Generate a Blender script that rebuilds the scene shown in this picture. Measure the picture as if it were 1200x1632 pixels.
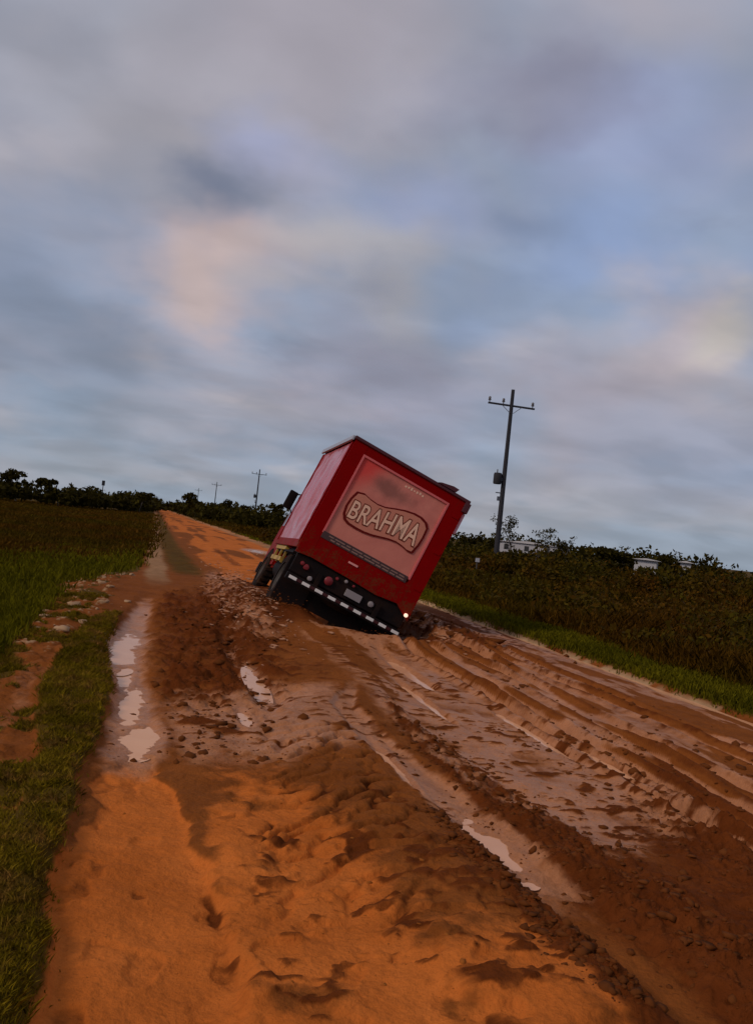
import bpy, bmesh, math
import numpy as np
from mathutils import Matrix, Vector, Euler

for o in list(bpy.data.objects):
    bpy.data.objects.remove(o)
scn = bpy.context.scene
col = scn.collection
rad = math.radians

# ------------------------------------------------------------------ camera
EYE = 1.75
def make_camera():
    roll, pitch, yaw = rad(6.3), rad(1.18), rad(14.1)
    fw = Vector((math.sin(yaw) * math.cos(pitch), math.cos(yaw) * math.cos(pitch), math.sin(pitch)))
    r0 = Vector((math.cos(yaw), -math.sin(yaw), 0)); u0 = r0.cross(fw)
    r = r0 * math.cos(roll) + u0 * math.sin(roll); u = r.cross(fw)
    cd = bpy.data.cameras.new('camera'); cam = bpy.data.objects.new('camera', cd); col.objects.link(cam)
    m = Matrix((r, u, -fw)).transposed().to_4x4(); m.translation = (0, 0, EYE)
    cam.matrix_world = m
    cd.sensor_fit = 'HORIZONTAL'; cd.sensor_width = 36; cd.lens = 36 * 1400 / 1200
    cd.clip_start = 0.05; cd.clip_end = 20000
    scn.camera = cam
make_camera()

# ------------------------------------------------------------------ node helpers
def lin(c):
    return tuple((v / 255 / 12.92) if v / 255 <= 0.04045 else ((v / 255 + 0.055) / 1.055) ** 2.4 for v in c)

class NT:
    def __init__(s, tree): s.t = tree; s.n = tree.nodes; s.l = tree.links
    def node(s, typ, **kw):
        n = s.n.new(typ)
        for k, v in kw.items(): setattr(n, k, v)
        return n
    def put(s, sock, v):
        if isinstance(v, bpy.types.NodeSocket): s.l.new(v, sock)
        elif isinstance(v, (tuple, list)) and len(v) == 3 and sock.type == 'RGBA': sock.default_value = (*v, 1)
        else: sock.default_value = v
    def math(s, op, a, b=0.0, c=0.0, clamp=False):
        n = s.node('ShaderNodeMath', operation=op, use_clamp=clamp)
        s.put(n.inputs[0], a); s.put(n.inputs[1], b); s.put(n.inputs[2], c); return n.outputs[0]
    def vmath(s, op, a, b=(0, 0, 0), out=0):
        n = s.node('ShaderNodeVectorMath', operation=op)
        s.put(n.inputs[0], a); s.put(n.inputs[1], b); return n.outputs[out]
    def mix(s, f, a, b, typ='MIX'):
        n = s.node('ShaderNodeMix', data_type='RGBA', blend_type=typ)
        s.put(n.inputs[0], f); s.put(n.inputs[6], a); s.put(n.inputs[7], b); return n.outputs[2]
    def noise(s, vec, scale, detail=4, rough=.55, dist=0, out='Fac'):
        n = s.node('ShaderNodeTexNoise')
        s.put(n.inputs['Vector'], vec); n.inputs['Scale'].default_value = scale
        n.inputs['Detail'].default_value = detail; n.inputs['Roughness'].default_value = rough
        n.inputs['Distortion'].default_value = dist
        return n.outputs[out]
    def ramp(s, f, lo, hi, a=0., b=1., smooth=True):
        n = s.node('ShaderNodeMapRange', clamp=True, interpolation_type='SMOOTHSTEP' if smooth else 'LINEAR')
        s.put(n.inputs[0], f); n.inputs[1].default_value = lo; n.inputs[2].default_value = hi
        n.inputs[3].default_value = a; n.inputs[4].default_value = b
        return n.outputs[0]
    def mapping(s, vec, scale=(1, 1, 1), loc=(0, 0, 0)):
        n = s.node('ShaderNodeMapping'); s.put(n.inputs[0], vec)
        n.inputs['Scale'].default_value = scale; n.inputs['Location'].default_value = loc
        return n.outputs[0]

# ------------------------------------------------------------------ sky and sun
SUN_EL, SUN_AZ = 36.0, -112.0      # azimuth from +Y towards +X
def make_world():
    w = bpy.data.worlds.new('World'); scn.world = w; w.use_nodes = True
    w.node_tree.nodes.clear(); N = NT(w.node_tree)
    sky = N.node('ShaderNodeTexSky', sky_type='NISHITA'); sky.sun_disc = False
    sky.sun_elevation = rad(SUN_EL); sky.sun_rotation = rad(SUN_AZ)
    tc = N.node('ShaderNodeTexCoord'); d = N.vmath('NORMALIZE', tc.outputs['Generated'])
    sep = N.node('ShaderNodeSeparateXYZ'); N.put(sep.inputs[0], d); z = sep.outputs[2]
    # coordinates on a flat cloud layer, so that clouds flatten towards the horizon
    zz = N.math('ADD', N.math('MAXIMUM', z, 0.0), 0.24)
    comb = N.node('ShaderNodeCombineXYZ')
    N.put(comb.inputs[0], N.math('DIVIDE', sep.outputs[0], zz)); N.put(comb.inputs[1], N.math('DIVIDE', sep.outputs[1], zz))
    plane = comb.outputs[0]
    warp = N.vmath('SCALE', N.vmath('SUBTRACT', N.noise(N.mapping(d, (1, 1, 1.5)), 5.5, 4, .5, out='Color'), (.5, .5, .5)))
    warp.node.inputs['Scale'].default_value = 0.22
    dw = N.vmath('NORMALIZE', N.vmath('ADD', d, warp))
    big = N.noise(plane, 1.05, 5, .5, .3)
    med = N.noise(N.vmath('ADD', plane, (7.3, 2.1, 0)), 2.0, 4, .45, .5)
    blue = lin((134, 145, 170)); grey = lin((153, 148, 162)); pale = lin((172, 164, 174)); dark = lin((116, 121, 142))
    c = N.mix(N.ramp(big, .40, .60), blue, grey)
    c = N.mix(N.ramp(med, .54, .76, 0, .75), c, pale)
    c = N.mix(N.ramp(N.noise(N.vmath('ADD', plane, (1.7, 9.4, 0)), 1.9, 5, .55, .4), .55, .72, 0, .55), c, dark)
    # larger cloud masses and openings, each around its own direction
    blobs = [((.50, .84, .20), .10, (176, 164, 166), .6), ((-.087, .905, .417), .20, (153, 150, 162), .7), ((.137, .862, .487), .17, (160, 153, 166), .7),
             ((.315, .817, .482), .10, (122, 120, 143), .8), ((.35, .80, .47), .05, (120, 120, 142), .7), ((.375, .80, .45), .045, (122, 122, 144), .7), ((.33, .83, .44), .05, (124, 123, 145), .6),
             ((.086, .917, .39), .07, (148, 152, 186), .8), ((.446, .789, .423), .13, (139, 147, 184), .75),
             ((.421, .849, .32), .09, (127, 144, 186), .8), ((.23, .90, .34), .10, (136, 144, 180), .7),
             ((-.146, .955, .258), .11, (122, 135, 163), .8), ((.042, .941, .336), .055, (110, 117, 141), .75),
             ((.00, .945, .35), .05, (108, 115, 140), .7), ((.342, .874, .346), .055, (116, 127, 157), .6), ((.37, .87, .33), .05, (118, 130, 160), .5),
             ((.031, .963, .266), .085, (172, 152, 158), .85), ((.018, .962, .258), .055, (180, 160, 158), .7),
             ((.193, .942, .276), .09, (160, 154, 160), .8), ((.11, .95, .262), .06, (163, 155, 160), .7), ((.51, .823, .249), .09, (178, 164, 172), .9),
             ((.55, .80, .252), .05, (186, 175, 167), .85), ((.33, .905, .25), .05, (130, 143, 176), .6),
             ((-.138, .977, .16), .13, (118, 122, 143), .7), ((.224, .959, .172), .13, (140, 134, 152), .7),
             ((.46, .86, .17), .11, (140, 134, 152), .7), ((-.119, .989, .091), .12, (122, 136, 158), .6),
             ((.36, .92, .12), .07, (128, 144, 170), .7), ((.55, .82, .11), .11, (131, 139, 165), .7),
             ((.6, .76, .30), .10, (126, 138, 170), .6)]
    for v, r, cc, a in blobs:
        L = math.sqrt(sum(q * q for q in v)); v = tuple(q / L for q in v)
        df = N.vmath('MULTIPLY', N.vmath('SUBTRACT', dw, v), (1, 1, 1.55))
        dist = N.vmath('LENGTH', df, out=1)
        c = N.mix(N.ramp(dist, r * 1.45, r * .15, 0, a * .9), c, lin(cc))
    # thin streaks low in the sky
    st = N.noise(N.mapping(dw, (2.2, 2.2, 17)), 1.3, 3, .4)
    low = N.ramp(z, .30, .03, 0, 1)
    c = N.mix(N.math('MULTIPLY', N.ramp(st, .50, .72, 0, .28), low), c, lin((152, 149, 164)))
    c = N.mix(N.math('MULTIPLY', N.ramp(st, .48, .30, 0, .35), low), c, lin((116, 128, 148)))
    c = N.mix(N.ramp(z, .12, -.02, 0, .65), c, lin((132, 141, 155)))
    # fine mottling
    f = N.noise(plane, 4.0, 4, .5, .4)
    c = N.mix(1.0, c, N.mix(f, (1.08, 1.11, 1.05), (1.30, 1.32, 1.25)), 'MULTIPLY')
    f = N.ramp(N.noise(N.mapping(plane, (1.2, 1.5, 1)), 2.3, 4, .42, .3), .32, .68, .90, 1.12)
    c = N.vmath('SCALE', c); N.put(c.node.inputs['Scale'], f)
    b1 = N.node('ShaderNodeBackground'); N.put(b1.inputs[0], sky.outputs[0]); b1.inputs[1].default_value = .07
    b2 = N.node('ShaderNodeBackground'); N.put(b2.inputs[0], c); b2.inputs[1].default_value = 1.0
    mx = N.node('ShaderNodeMixShader'); mx.inputs[0].default_value = .94
    N.l.new(b1.outputs[0], mx.inputs[1]); N.l.new(b2.outputs[0], mx.inputs[2])
    out = N.node('ShaderNodeOutputWorld'); N.l.new(mx.outputs[0], out.inputs[0])
make_world()
def make_sun():
    ld = bpy.data.lights.new('sun', 'SUN'); ld.energy = 1.5; ld.angle = rad(14); ld.color = (1, .86, .70)
    o = bpy.data.objects.new('sun', ld); col.objects.link(o)
    a, e = rad(SUN_AZ), rad(SUN_EL)
    d = Vector((math.sin(a) * math.cos(e), math.cos(a) * math.cos(e), math.sin(e)))
    o.rotation_euler = d.to_track_quat('Z', 'Y').to_euler()
make_sun()
vs = scn.view_settings
vs.view_transform = 'Standard'; vs.look = 'None'; vs.exposure = 0; vs.gamma = 1; vs.use_curve_mapping = False

# ------------------------------------------------------------------ general helpers
def tag(o, label=None, cat=None, group=None, kind=None):
    if label: o['label'] = label
    if cat: o['category'] = cat
    if group: o['group'] = group
    if kind: o['kind'] = kind
    return o

def link(name, me, mats, parent=None, smooth=False):
    o = bpy.data.objects.new(name, me); col.objects.link(o)
    for m in (mats if isinstance(mats, (list, tuple)) else [mats]): me.materials.append(m)
    if parent: o.parent = parent
    if smooth: me.polygons.foreach_set('use_smooth', [True] * len(me.polygons))
    return o

def empty(name, loc=(0, 0, 0), rot=(0, 0, 0)):
    o = bpy.data.objects.new(name, None); col.objects.link(o); o.location = loc; o.rotation_euler = rot
    o.empty_display_size = .2
    return o

class MB:
    """collects shapes in a bmesh"""
    def __init__(s): s.b = bmesh.new()
    def box(s, lo, hi, bev=0, rot=None, seg=2):
        lo, hi = Vector(lo), Vector(hi); c = (lo + hi) / 2; d = hi - lo
        m = Matrix.Translation(c) @ (rot or Matrix.Identity(4)) @ Matrix.Diagonal((*d, 1))
        g = bmesh.ops.create_cube(s.b, size=1, matrix=m)
        if bev:
            es = list({e for v in g['verts'] for e in v.link_edges})
            bmesh.ops.bevel(s.b, geom=es, offset=bev, segments=seg, affect='EDGES', profile=.6)
        return s
    def tube(s, pts, r, n=10, caps=True):
        pts = [Vector(p) for p in pts]; rs = r if isinstance(r, (list, tuple)) else [r] * len(pts)
        rings = []
        for i, p in enumerate(pts):
            t = (pts[min(i + 1, len(pts) - 1)] - pts[max(i - 1, 0)]).normalized()
            q = t.to_track_quat('Z', 'Y').to_matrix()
            rings.append([s.b.verts.new(p + q @ Vector((math.cos(2 * math.pi * k / n) * rs[i], math.sin(2 * math.pi * k / n) * rs[i], 0))) for k in range(n)])
        for a, b in zip(rings, rings[1:]):
            for k in range(n): s.b.faces.new((a[k], a[(k + 1) % n], b[(k + 1) % n], b[k]))
        if caps: s.b.faces.new(rings[0][::-1]); s.b.faces.new(rings[-1])
        return s
    def lathe(s, prof, origin, axis, n=32):
        """prof: (radius, along) pairs; closed when first and last radius are 0"""
        q = Vector(axis).to_track_quat('Z', 'Y').to_matrix(); o = Vector(origin); rings = []
        for r, h in prof:
            if r < 1e-5: rings.append([s.b.verts.new(o + q @ Vector((0, 0, h)))])
            else: rings.append([s.b.verts.new(o + q @ Vector((math.cos(2 * math.pi * k / n) * r, math.sin(2 * math.pi * k / n) * r, h))) for k in range(n)])
        for a, b in zip(rings, rings[1:]):
            for k in range(n):
                k2 = (k + 1) % n
                if len(a) == 1 and len(b) == 1: continue
                if len(a) == 1: s.b.faces.new((a[0], b[k2], b[k]))
                elif len(b) == 1: s.b.faces.new((a[k], a[k2], b[0]))
                else: s.b.faces.new((a[k], a[k2], b[k2], b[k]))
        return s
    def prism(s, poly, y0, y1, axis='y'):
        f = (lambda p, h: Vector((p[0], h, p[1]))) if axis == 'y' else (lambda p, h: Vector((h, p[0], p[1])))
        a = [s.b.verts.new(f(p, y0)) for p in poly]; b = [s.b.verts.new(f(p, y1)) for p in poly]
        s.b.faces.new(a); s.b.faces.new(b[::-1])
        for i in range(len(poly)):
            j = (i + 1) % len(poly); s.b.faces.new((a[j], a[i], b[i], b[j]))
        return s
    def build(s, name, mat, parent=None, smooth=False):
        bmesh.ops.recalc_face_normals(s.b, faces=s.b.faces)
        me = bpy.data.meshes.new(name); s.b.to_mesh(me); s.b.free()
        o = link(name, me, mat, parent)
        if smooth:
            me.polygons.foreach_set('use_smooth', [True] * len(me.polygons))
            try: me.set_sharp_from_angle(angle=rad(38))
            except Exception: pass
        return o

def mat_simple(name, base, rough=.5, metal=0, spec=.5, grime=None, grime_amt=.5, gscale=3, bump=0, bscale=40, coat=0, vary=.12, emit=None, estr=0, two=False):
    m = bpy.data.materials.new(name); m.use_nodes = True; m.node_tree.nodes.clear(); N = NT(m.node_tree)
    tc = N.node('ShaderNodeTexCoord').outputs['Object']
    bs = N.node('ShaderNodeBsdfPrincipled'); out = N.node('ShaderNodeOutputMaterial'); N.l.new(bs.outputs[0], out.inputs[0])
    c = N.mix(N.noise(tc, 2.3, 4, .6), tuple(v * (1 - vary) for v in base), tuple(min(1, v * (1 + vary)) for v in base))
    r = rough
    if grime:
        g = N.ramp(N.noise(tc, gscale, 7, .65, .3), .42, .70, 0, grime_amt)
        c = N.mix(g, c, grime); r = N.mix(g, (rough,) * 3, (.85,) * 3)
    if name == 'red_truck_paint':      # flecks and streaks of dried mud
        sp = N.node('ShaderNodeSeparateXYZ'); N.put(sp.inputs[0], tc)
        low = N.ramp(sp.outputs[2], .75, -.1, 0, .16)
        fl = N.ramp(N.math('ADD', N.math('ADD', N.math('MULTIPLY', N.noise(tc, 30, 5, .75), .6), N.math('MULTIPLY', N.noise(tc, 5, 4, .6), .4)), low), .64, .72, 0, .65)
        c = N.mix(fl, c, (.12, .035, .012))
        st = N.ramp(N.math('ADD', N.noise(N.mapping(tc, (14, 14, 1.2)), 1.0, 5, .7), N.math('MULTIPLY', low, .8)), .60, .78, 0, .5)
        c = N.mix(st, c, (.10, .018, .008))
    N.put(bs.inputs['Base Color'], c); N.put(bs.inputs['Roughness'], r)
    bs.inputs['Metallic'].default_value = metal; bs.inputs['Specular IOR Level'].default_value = spec
    bs.inputs['Coat Weight'].default_value = coat
    if emit: bs.inputs['Emission Color'].default_value = (*emit, 1); bs.inputs['Emission Strength'].default_value = estr
    if bump:
        b = N.node('ShaderNodeBump'); b.inputs['Strength'].default_value = .5; b.inputs['Distance'].default_value = bump
        N.put(b.inputs['Height'], N.noise(tc, bscale, 4)); N.l.new(b.outputs[0], bs.inputs['Normal'])
    return m

# ------------------------------------------------------------------ noise on arrays
_rs = np.random.RandomState(11); _P = _rs.permutation(4096).astype(np.int64); _V = _rs.rand(4096)
def vn(x, y, seed=0):
    x = np.asarray(x, float); y = np.asarray(y, float)
    xi = np.floor(x).astype(np.int64); yi = np.floor(y).astype(np.int64); fx = x - xi; fy = y - yi
    fx = fx * fx * fx * (fx * (fx * 6 - 15) + 10); fy = fy * fy * fy * (fy * (fy * 6 - 15) + 10)
    h = lambda a, b: _V[_P[(_P[(a + seed * 131) & 4095] + b) & 4095]]
    return (h(xi, yi) * (1 - fx) + h(xi + 1, yi) * fx) * (1 - fy) + (h(xi, yi + 1) * (1 - fx) + h(xi + 1, yi + 1) * fx) * fy
def fbm(x, y, f, o=4, seed=0, g=.5):
    s = 0; a = 1; t = 0
    for k in range(o):
        c, sn = math.cos(k * 1.1 + .4), math.sin(k * 1.1 + .4)
        s = s + a * vn((x * c - y * sn) * f + 17 * k, (x * sn + y * c) * f, seed + k); t += a; a *= g; f *= 2.03
    return s / t
def ss(a, b, x):
    t = np.clip((x - a) / (b - a), 0, 1); return t * t * (3 - 2 * t)
def lineat(y, pts):
    ys = [p[0] for p in pts]; xs = [p[1] for p in pts]; return np.interp(y, ys, xs)
def band(x, y, pts, w, soft=.5):
    """1 inside a strip that follows x = f(y); w may be a table too"""
    c = lineat(y, pts); ww = lineat(y, w) if isinstance(w, list) else w
    return 1 - ss(ww * (1 - soft), ww * (1 + soft), np.abs(x - c))
def blob(x, y, cx, cy, rx, ry):
    return np.exp(-((x - cx) / rx) ** 2 - ((y - cy) / ry) ** 2)

PUDDLES = [  # centre x, y, half sizes, water level
    (0.06, 6.92, .13, .46, -.030), (-.16, 11.0, .17, 1.1, -.045), (-.01, 8.05, .085, .62, -.04), (-.10, 9.35, .075, .55, -.052), (1.24, 9.35, .08, .8, -.02),
    (2.15, 4.85, .10, .42, -.045), (3.40, 11.0, .09, 1.1, -.06), (3.75, 7.9, .05, .9, -.065), (4.02, 6.8, .045, .6, -.055), (3.05, 9.2, .05, .8, -.065),
    (.95, 7.6, .05, .35, .0), (1.95, 6.4, .05, .6, -.03), (5.3, 45., .4, 1.6, -.02)]

def lm_zone(x, y): return ss(.2, .5, x) * (1 - ss(1.3, 1.6, x)) * ss(5.5, 6.8, y)

def terrain(x, y):
    """height and the masks sand, dark mud with painted shade, wet, green, straw for every point"""
    x = np.asarray(x, float); y = np.asarray(y, float)
    near = 1 - ss(35, 80, y)
    nb = fbm(x, y, .9, 4, 3) - .5; nm = fbm(x, y, 3.1, 4, 9) - .5; nf = fbm(x, y, 11, 4, 21) - .5
    stre = fbm(x * 2.2, y * .45, 1.6, 4, 33) - .5        # stretched along the road
    xw = x + .22 * nb + .10 * nm; farn = ss(22, 34, y)
    left = lineat(y, [(0, -.95), (5, -.95), (8.5, -1.15), (12.2, -1.25), (17.6, -1.0), (21, -.6), (24, -.2), (30, -.12), (46, -.1), (4000, -.1)])
    right = lineat(y, [(0, 7.0), (25, 7.1), (60, 7.6), (4000, 7.6)])
    left = left + farn * .7 * (fbm(y * .1, y * 0, 1.0, 3, 97) - .5); right = right + farn * 1.6 * (fbm(y * .13, y * 0, 1.0, 3, 99) - .5)
    road = ss(-.12 - .4 * farn, .12 + .4 * farn, xw - left) * (1 - ss(-.1 - .5 * farn, .1 + .5 * farn, xw - right))
    h = .05 * nb * near
    h = h + road * near * (.045 * nm * (1 - .6 * ss(3.9, 4.4, x)) + .014 * nf)
    # ---- middle grass strip between the two tracks on the left
    strip = band(x + .10 * nm + .04 * nf, y, [(0, -.62), (3.2, -.55), (4.3, -.50), (5.1, -.41), (6.3, -.40), (8.3, -.52), (11, -.60), (14.5, -.45)],
                 [(0, .30), (3.2, .33), (4.3, .25), (5.1, .13), (6.3, .17), (8.4, .33), (11, .22), (14.5, .12)], .25)
    strip = strip * (1 - ss(13.2, 15.0, y + 1.2 * nm))
    h = h + .07 * strip
    # ---- smooth sand track
    tr = band(xw + .09 * nm + .05 * nf, y, [(0, .14), (3.1, .14), (4, .10), (5, .07), (5.8, .0), (6.6, .02)], [(0, .38), (3.1, .37), (4, .35), (5, .29), (5.8, .17), (6.5, .06)], .18) * (1 - ss(6.0, 7.1, y + .9 * nm))
    edge_l = .75 * blob(x + .10 * (y - 3.95) + .12 * nm, y, .46, 3.98, .022, .26)
    h = h - .035 * tr - .03 * edge_l
    pr = ss(.63, .70, fbm(x * 1.1, y * .8, 5.2, 2, 111)) * tr
    h = h - .014 * pr + .006 * tr * (fbm(x, y, 9, 3, 113) - .5) * 2
    # ---- churned orange middle
    mid = band(xw, y, [(0, 1.25), (3, 1.22), (5, 1.1), (6.6, .85)], [(0, .85), (3, .78), (5, .62), (6.6, .42)], .2) * (1 - ss(5.4, 7.4, y + 1.6 * nb))
    lump = np.clip(fbm(x, y * .8, 4.2, 3, 41) - .50, 0, 1)
    step_l = ss(.50, .56, fbm(x, y * 1.2, 2.6, 4, 43))
    h = h + mid * (.06 * lump * (1 - .3 * tr) + .022 * step_l) * (1 - ss(5, 7, y))
    shaded_crumb = ss(.57, .70, fbm(x * .75, y * 1.25, 6.5, 3, 81)) * ss(.42, .55, fbm(x, y, 1.1, 3, 83))  # small raised lumps; their darkening is painted shade of scarp edges
    shaded_crumb2 = ss(.60, .71, fbm(x * .7, y * 1.2, 13, 3, 87)) * ss(.40, .6, fbm(x, y, 1.6, 3, 89))
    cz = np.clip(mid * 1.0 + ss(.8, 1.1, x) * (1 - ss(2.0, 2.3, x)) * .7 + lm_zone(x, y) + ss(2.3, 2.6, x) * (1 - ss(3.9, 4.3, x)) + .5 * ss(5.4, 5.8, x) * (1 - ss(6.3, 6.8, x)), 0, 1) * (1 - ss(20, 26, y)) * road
    shaded_crumb = shaded_crumb * cz; shaded_crumb2 = shaded_crumb2 * cz
    h = h + .015 * shaded_crumb + .010 * shaded_crumb2
    # ---- central hump with sideways rills
    hump = band(xw, y, [(0, 1.75), (3.3, 1.7), (4.2, 1.55), (5.3, 1.60), (7, 1.65), (9.5, 2.1), (13, 2.9)], [(0, .32), (4, .36), (7, .42), (9, .5), (13, .75)], .8) * (1 - ss(11, 14.5, y))
    ph = (y * 1.0 - x * 1.05) * 2 * math.pi / .30 + 16 * nm + 9 * nb
    rills = (.5 + .5 * np.sin(ph)) ** 2
    rz = band(x, y, [(3.3, 1.0), (5, 1.25), (6.5, 1.45), (7.4, 1.5)], .42, .4) * ss(3.4, 4.2, y) * (1 - ss(6.8, 7.8, y))
    h = h + .075 * hump - rz * .034 * rills ** 1.5 * (.5 + 1.5 * np.clip(.5 + 2 * nb, 0, 1))
    # ---- right rut, water in its bottom
    ry = [(0, 2.35), (3, 2.31), (3.6, 2.29), (4.5, 2.18), (5.9, 2.12), (6.9, 1.98), (8.2, 1.95), (9.5, 2.35)]
    rut = band(x + .05 * nm, y, ry, [(0, .17), (4, .17), (6, .17), (8, .12), (9.5, .05)], .4) * (1 - ss(8.0, 9.6, y))
    h = h - .055 * rut
    lip = band(x, y, [(0, 2.02), (3.2, 1.99), (4.2, 1.93), (5, 1.92)], .10, .8) * ss(2.4, 3.2, y) * (1 - ss(4.4, 5.2, y))
    lipr = band(x, y, [(0, 2.8), (3.2, 2.75), (4.2, 2.62), (5.5, 2.5), (7.5, 2.45), (8.5, 2.5)], [(0, .35), (4, .30), (6, .18), (8, .12)], .7) * (1 - ss(8.0, 9.5, y))
    farr = band(x, y, [(0, 3.9), (3.5, 3.6), (5.5, 3.75), (6.5, 4.3)], [(0, .5), (4, .45), (6, .3)], .7) * (1 - ss(5.4, 7.2, y))
    cl = np.clip(fbm(x, y, 7.5, 4, 51, .6) - .47, 0, 1)
    clf = np.clip(fbm(x, y, 17, 3, 57, .6) - .45, 0, 1)
    h = h + lip * (.012 + .10 * cl + .10 * clf) + lipr * (.015 + .14 * cl + .10 * clf) + farr * (.14 * cl + .09 * clf)
    # ---- left churned ruts, dark mud
    lm = band(xw, y, [(6, .75), (8, .85), (10, .95), (13, 1.0), (16, 1.1), (20, 1.2)], [(6, .45), (8, .62), (11, .75), (16, .9), (20, .7)], .4) * ss(5.6, 6.8, y) * (1 - ss(17, 21, y))
    h = h + lm * (.16 * cl + .05 * clf + .10 * nm) * ss(7.0, 9.0, y) + lm * .07 * cl
    r2 = band(x + .1 * nm, y, [(6, .05), (8, .02), (10, -.08), (13, -.12), (18, .1)], [(6, .12), (9, .13), (13, .2), (18, .15)], .7) * ss(6.2, 6.9, y) * (1 - ss(15, 19, y))
    h = h - .08 * r2
    r3 = band(x, y, [(7, 1.25), (9, 1.25), (11, 1.15), (15, 1.3)], .14, .7) * ss(7.6, 8.6, y) * (1 - ss(12, 15, y))
    h = h - .10 * r3
    # ---- wide wet flat on the right
    flat = band(xw + .15 * nm, y, [(4.5, 3.1), (6, 3.3), (8, 3.4), (10, 3.45), (13, 3.6)], [(4.5, .35), (6, .85), (8, .9), (10, .55), (13, .4)], .35) * ss(4.3, 5.6, y) * (1 - ss(12.5, 14.5, y))
    h = h - .04 * flat
    # ---- long wheel tracks in the right half
    tk = 0
    for c0, a0, s0 in ((4.25, .10, 1.), (4.62, .14, 2.2), (4.95, .12, .3), (5.45, .12, 4.), (5.85, .1, 5.1), (3.95, .06, 3.)):
        cx = c0 + a0 * np.sin(y * .55 + s0) + .025 * nb + .012 * (y - 8)
        d = x - cx
        tk = tk + (np.exp(-(d / .06) ** 2) * -.05 + np.exp(-((d - .13) / .05) ** 2) * .034 + np.exp(-((d + .13) / .05) ** 2) * .030) * np.clip(.3 + 3 * (vn(y * .35, c0 * 7 + y * 0, 61)), .2, 1.4)
    tkm = road * (1 - ss(16, 22, y)) * ss(3.5, 5.5, y)
    h = h + tk * tkm
    groove = np.clip(-tk * 28, 0, 1) * tkm; crest = np.clip(tk * 30, 0, 1) * tkm
    # ---- rubble on the left shoulder
    rub = band(x, y, [(9, -1.05), (12, -1.2), (14, -1.15), (16, -1.0), (20, -1.2), (23, -.6)], [(9, .2), (12, .35), (16, .5), (20, .6), (23, .25)], .5) * ss(9, 11, y) * (1 - ss(21.5, 24, y))
    h = h + rub * (.16 * cl + .03)
    lmud = ss(-.1, .1, x - left) * (1 - ss(-.9, -.72, x + .1 * nm - .12 * np.clip(6.5 - y, 0, 2))) * (1 - ss(9.0, 11.0, y)) * ss(4.35, 4.9, y + .5 * nm)
    h = h + lmud * .12 * cl
    # ---- ground round the truck: bank under its left wheels, deep hole under the right ones
    tz = ss(13.2, 15.3, y) * (1 - ss(19.5, 23, y))
    h = h + tz * (.27 * band(x, y, [(13, 2.2), (16.5, 2.30), (22, 2.25)], .62, .55))
    hz = ss(13.0, 15.2, y) * (1 - ss(20.5, 23, y))
    h = h - hz * (.62 * band(x, y, [(13, 4.0), (16, 4.15), (22, 4.1)], [(13, .55), (16, .85), (22, .7)], .5))
    h = h + .16 * blob(x, y, 3.6, 13.2, .9, .55) + .10 * blob(x, y, 2.7, 13.7, .6, .5)
    h = h + (.22 * cl + .05) * band(x, y, [(12, 5.4), (16, 5.5), (20, 5.3)], .45, .6) * ss(12, 14.5, y) * (1 - ss(18, 21, y))
    spl = band(x, y, [(12, 1.75), (14, 1.75), (17.5, 1.55), (24, 2.0), (31, 2.8)], [(12, .3), (17, .45), (31, .7)], .6) * ss(12, 13.5, y) * (1 - ss(24, 31, y))
    h = h + spl * .20 * cl
    # ---- edges: ditch and verge on the right, low fields
    ditch = np.exp(-((x - right - .06) / .16) ** 2) * near
    h = h - .07 * ditch
    verge = ss(0, .3, x - right)
    h = h + verge * (.05 + .03 * nm) * near
    h = h - .10 * ss(0, 1.2, left - x) * near
    h = h - .25 * ss(1.5, 6, x - right) * (1 - ss(60, 120, y)) - .15 * ss(1, 7, left - x)
    # ---- water hollows
    for px, py, ax, ay, lv in PUDDLES:
        q = np.sqrt(((x + ax * (1.3 * nm + .6 * nb) - px) / ax) ** 2 + ((y + ay * 1.2 * nm - py) / ay) ** 2)
        k = 1 - ss(.85, 2.1, q)
        pw = 1 - ss(1.0, 3.0, q) if px == PUDDLES[0][0] else np.maximum(pw, 1 - ss(1.0, 3.0, q))
        h = h * (1 - k) + k * (lv - .022 + .022 * q ** 2 + .03 * nf)
    # ---- far road crown
    h = h + (1 - near) * .0
    # ================= masks
    farm = ss(17, 24, y)
    fgrass = band(xw, y, [(20, 1.25), (25.7, 1.05), (41, .85), (60, .85), (110, .9), (400, 1.2), (4000, 1.2)], [(20, .35), (25, .6), (41, .6), (110, .40), (4000, .1)], .7) * farm * ss(20, 26, y)
    sand = np.clip(tr * 1.0 + mid * (.85 - 1.6 * lump) * (1 - .85 * ss(.95, 1.45, x + .4 * nb + .2 * nm) * ss(3.1, 3.9, y)) * (1 - ss(4.6, 6.2, y) * .5) + hump * .12 * (1 - rz * rills * .6) * (1 - ss(3.8, 5, y)) + farm * (.95 * band(x, y, [(17, 3.5), (30, 4.0), (60, 4.6), (4000, 4.9)], [(17, 1.2), (30, 2.2), (60, 2.8), (4000, 3)], .35) + .2) * (1 - fgrass) * (.15 + .85 * ss(.38, .60, .55 * fbm(x, y * .05, 1.3, 4, 95) + .45 * fbm(x * .3, y, .22, 4, 96))), 0, 1)
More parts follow.
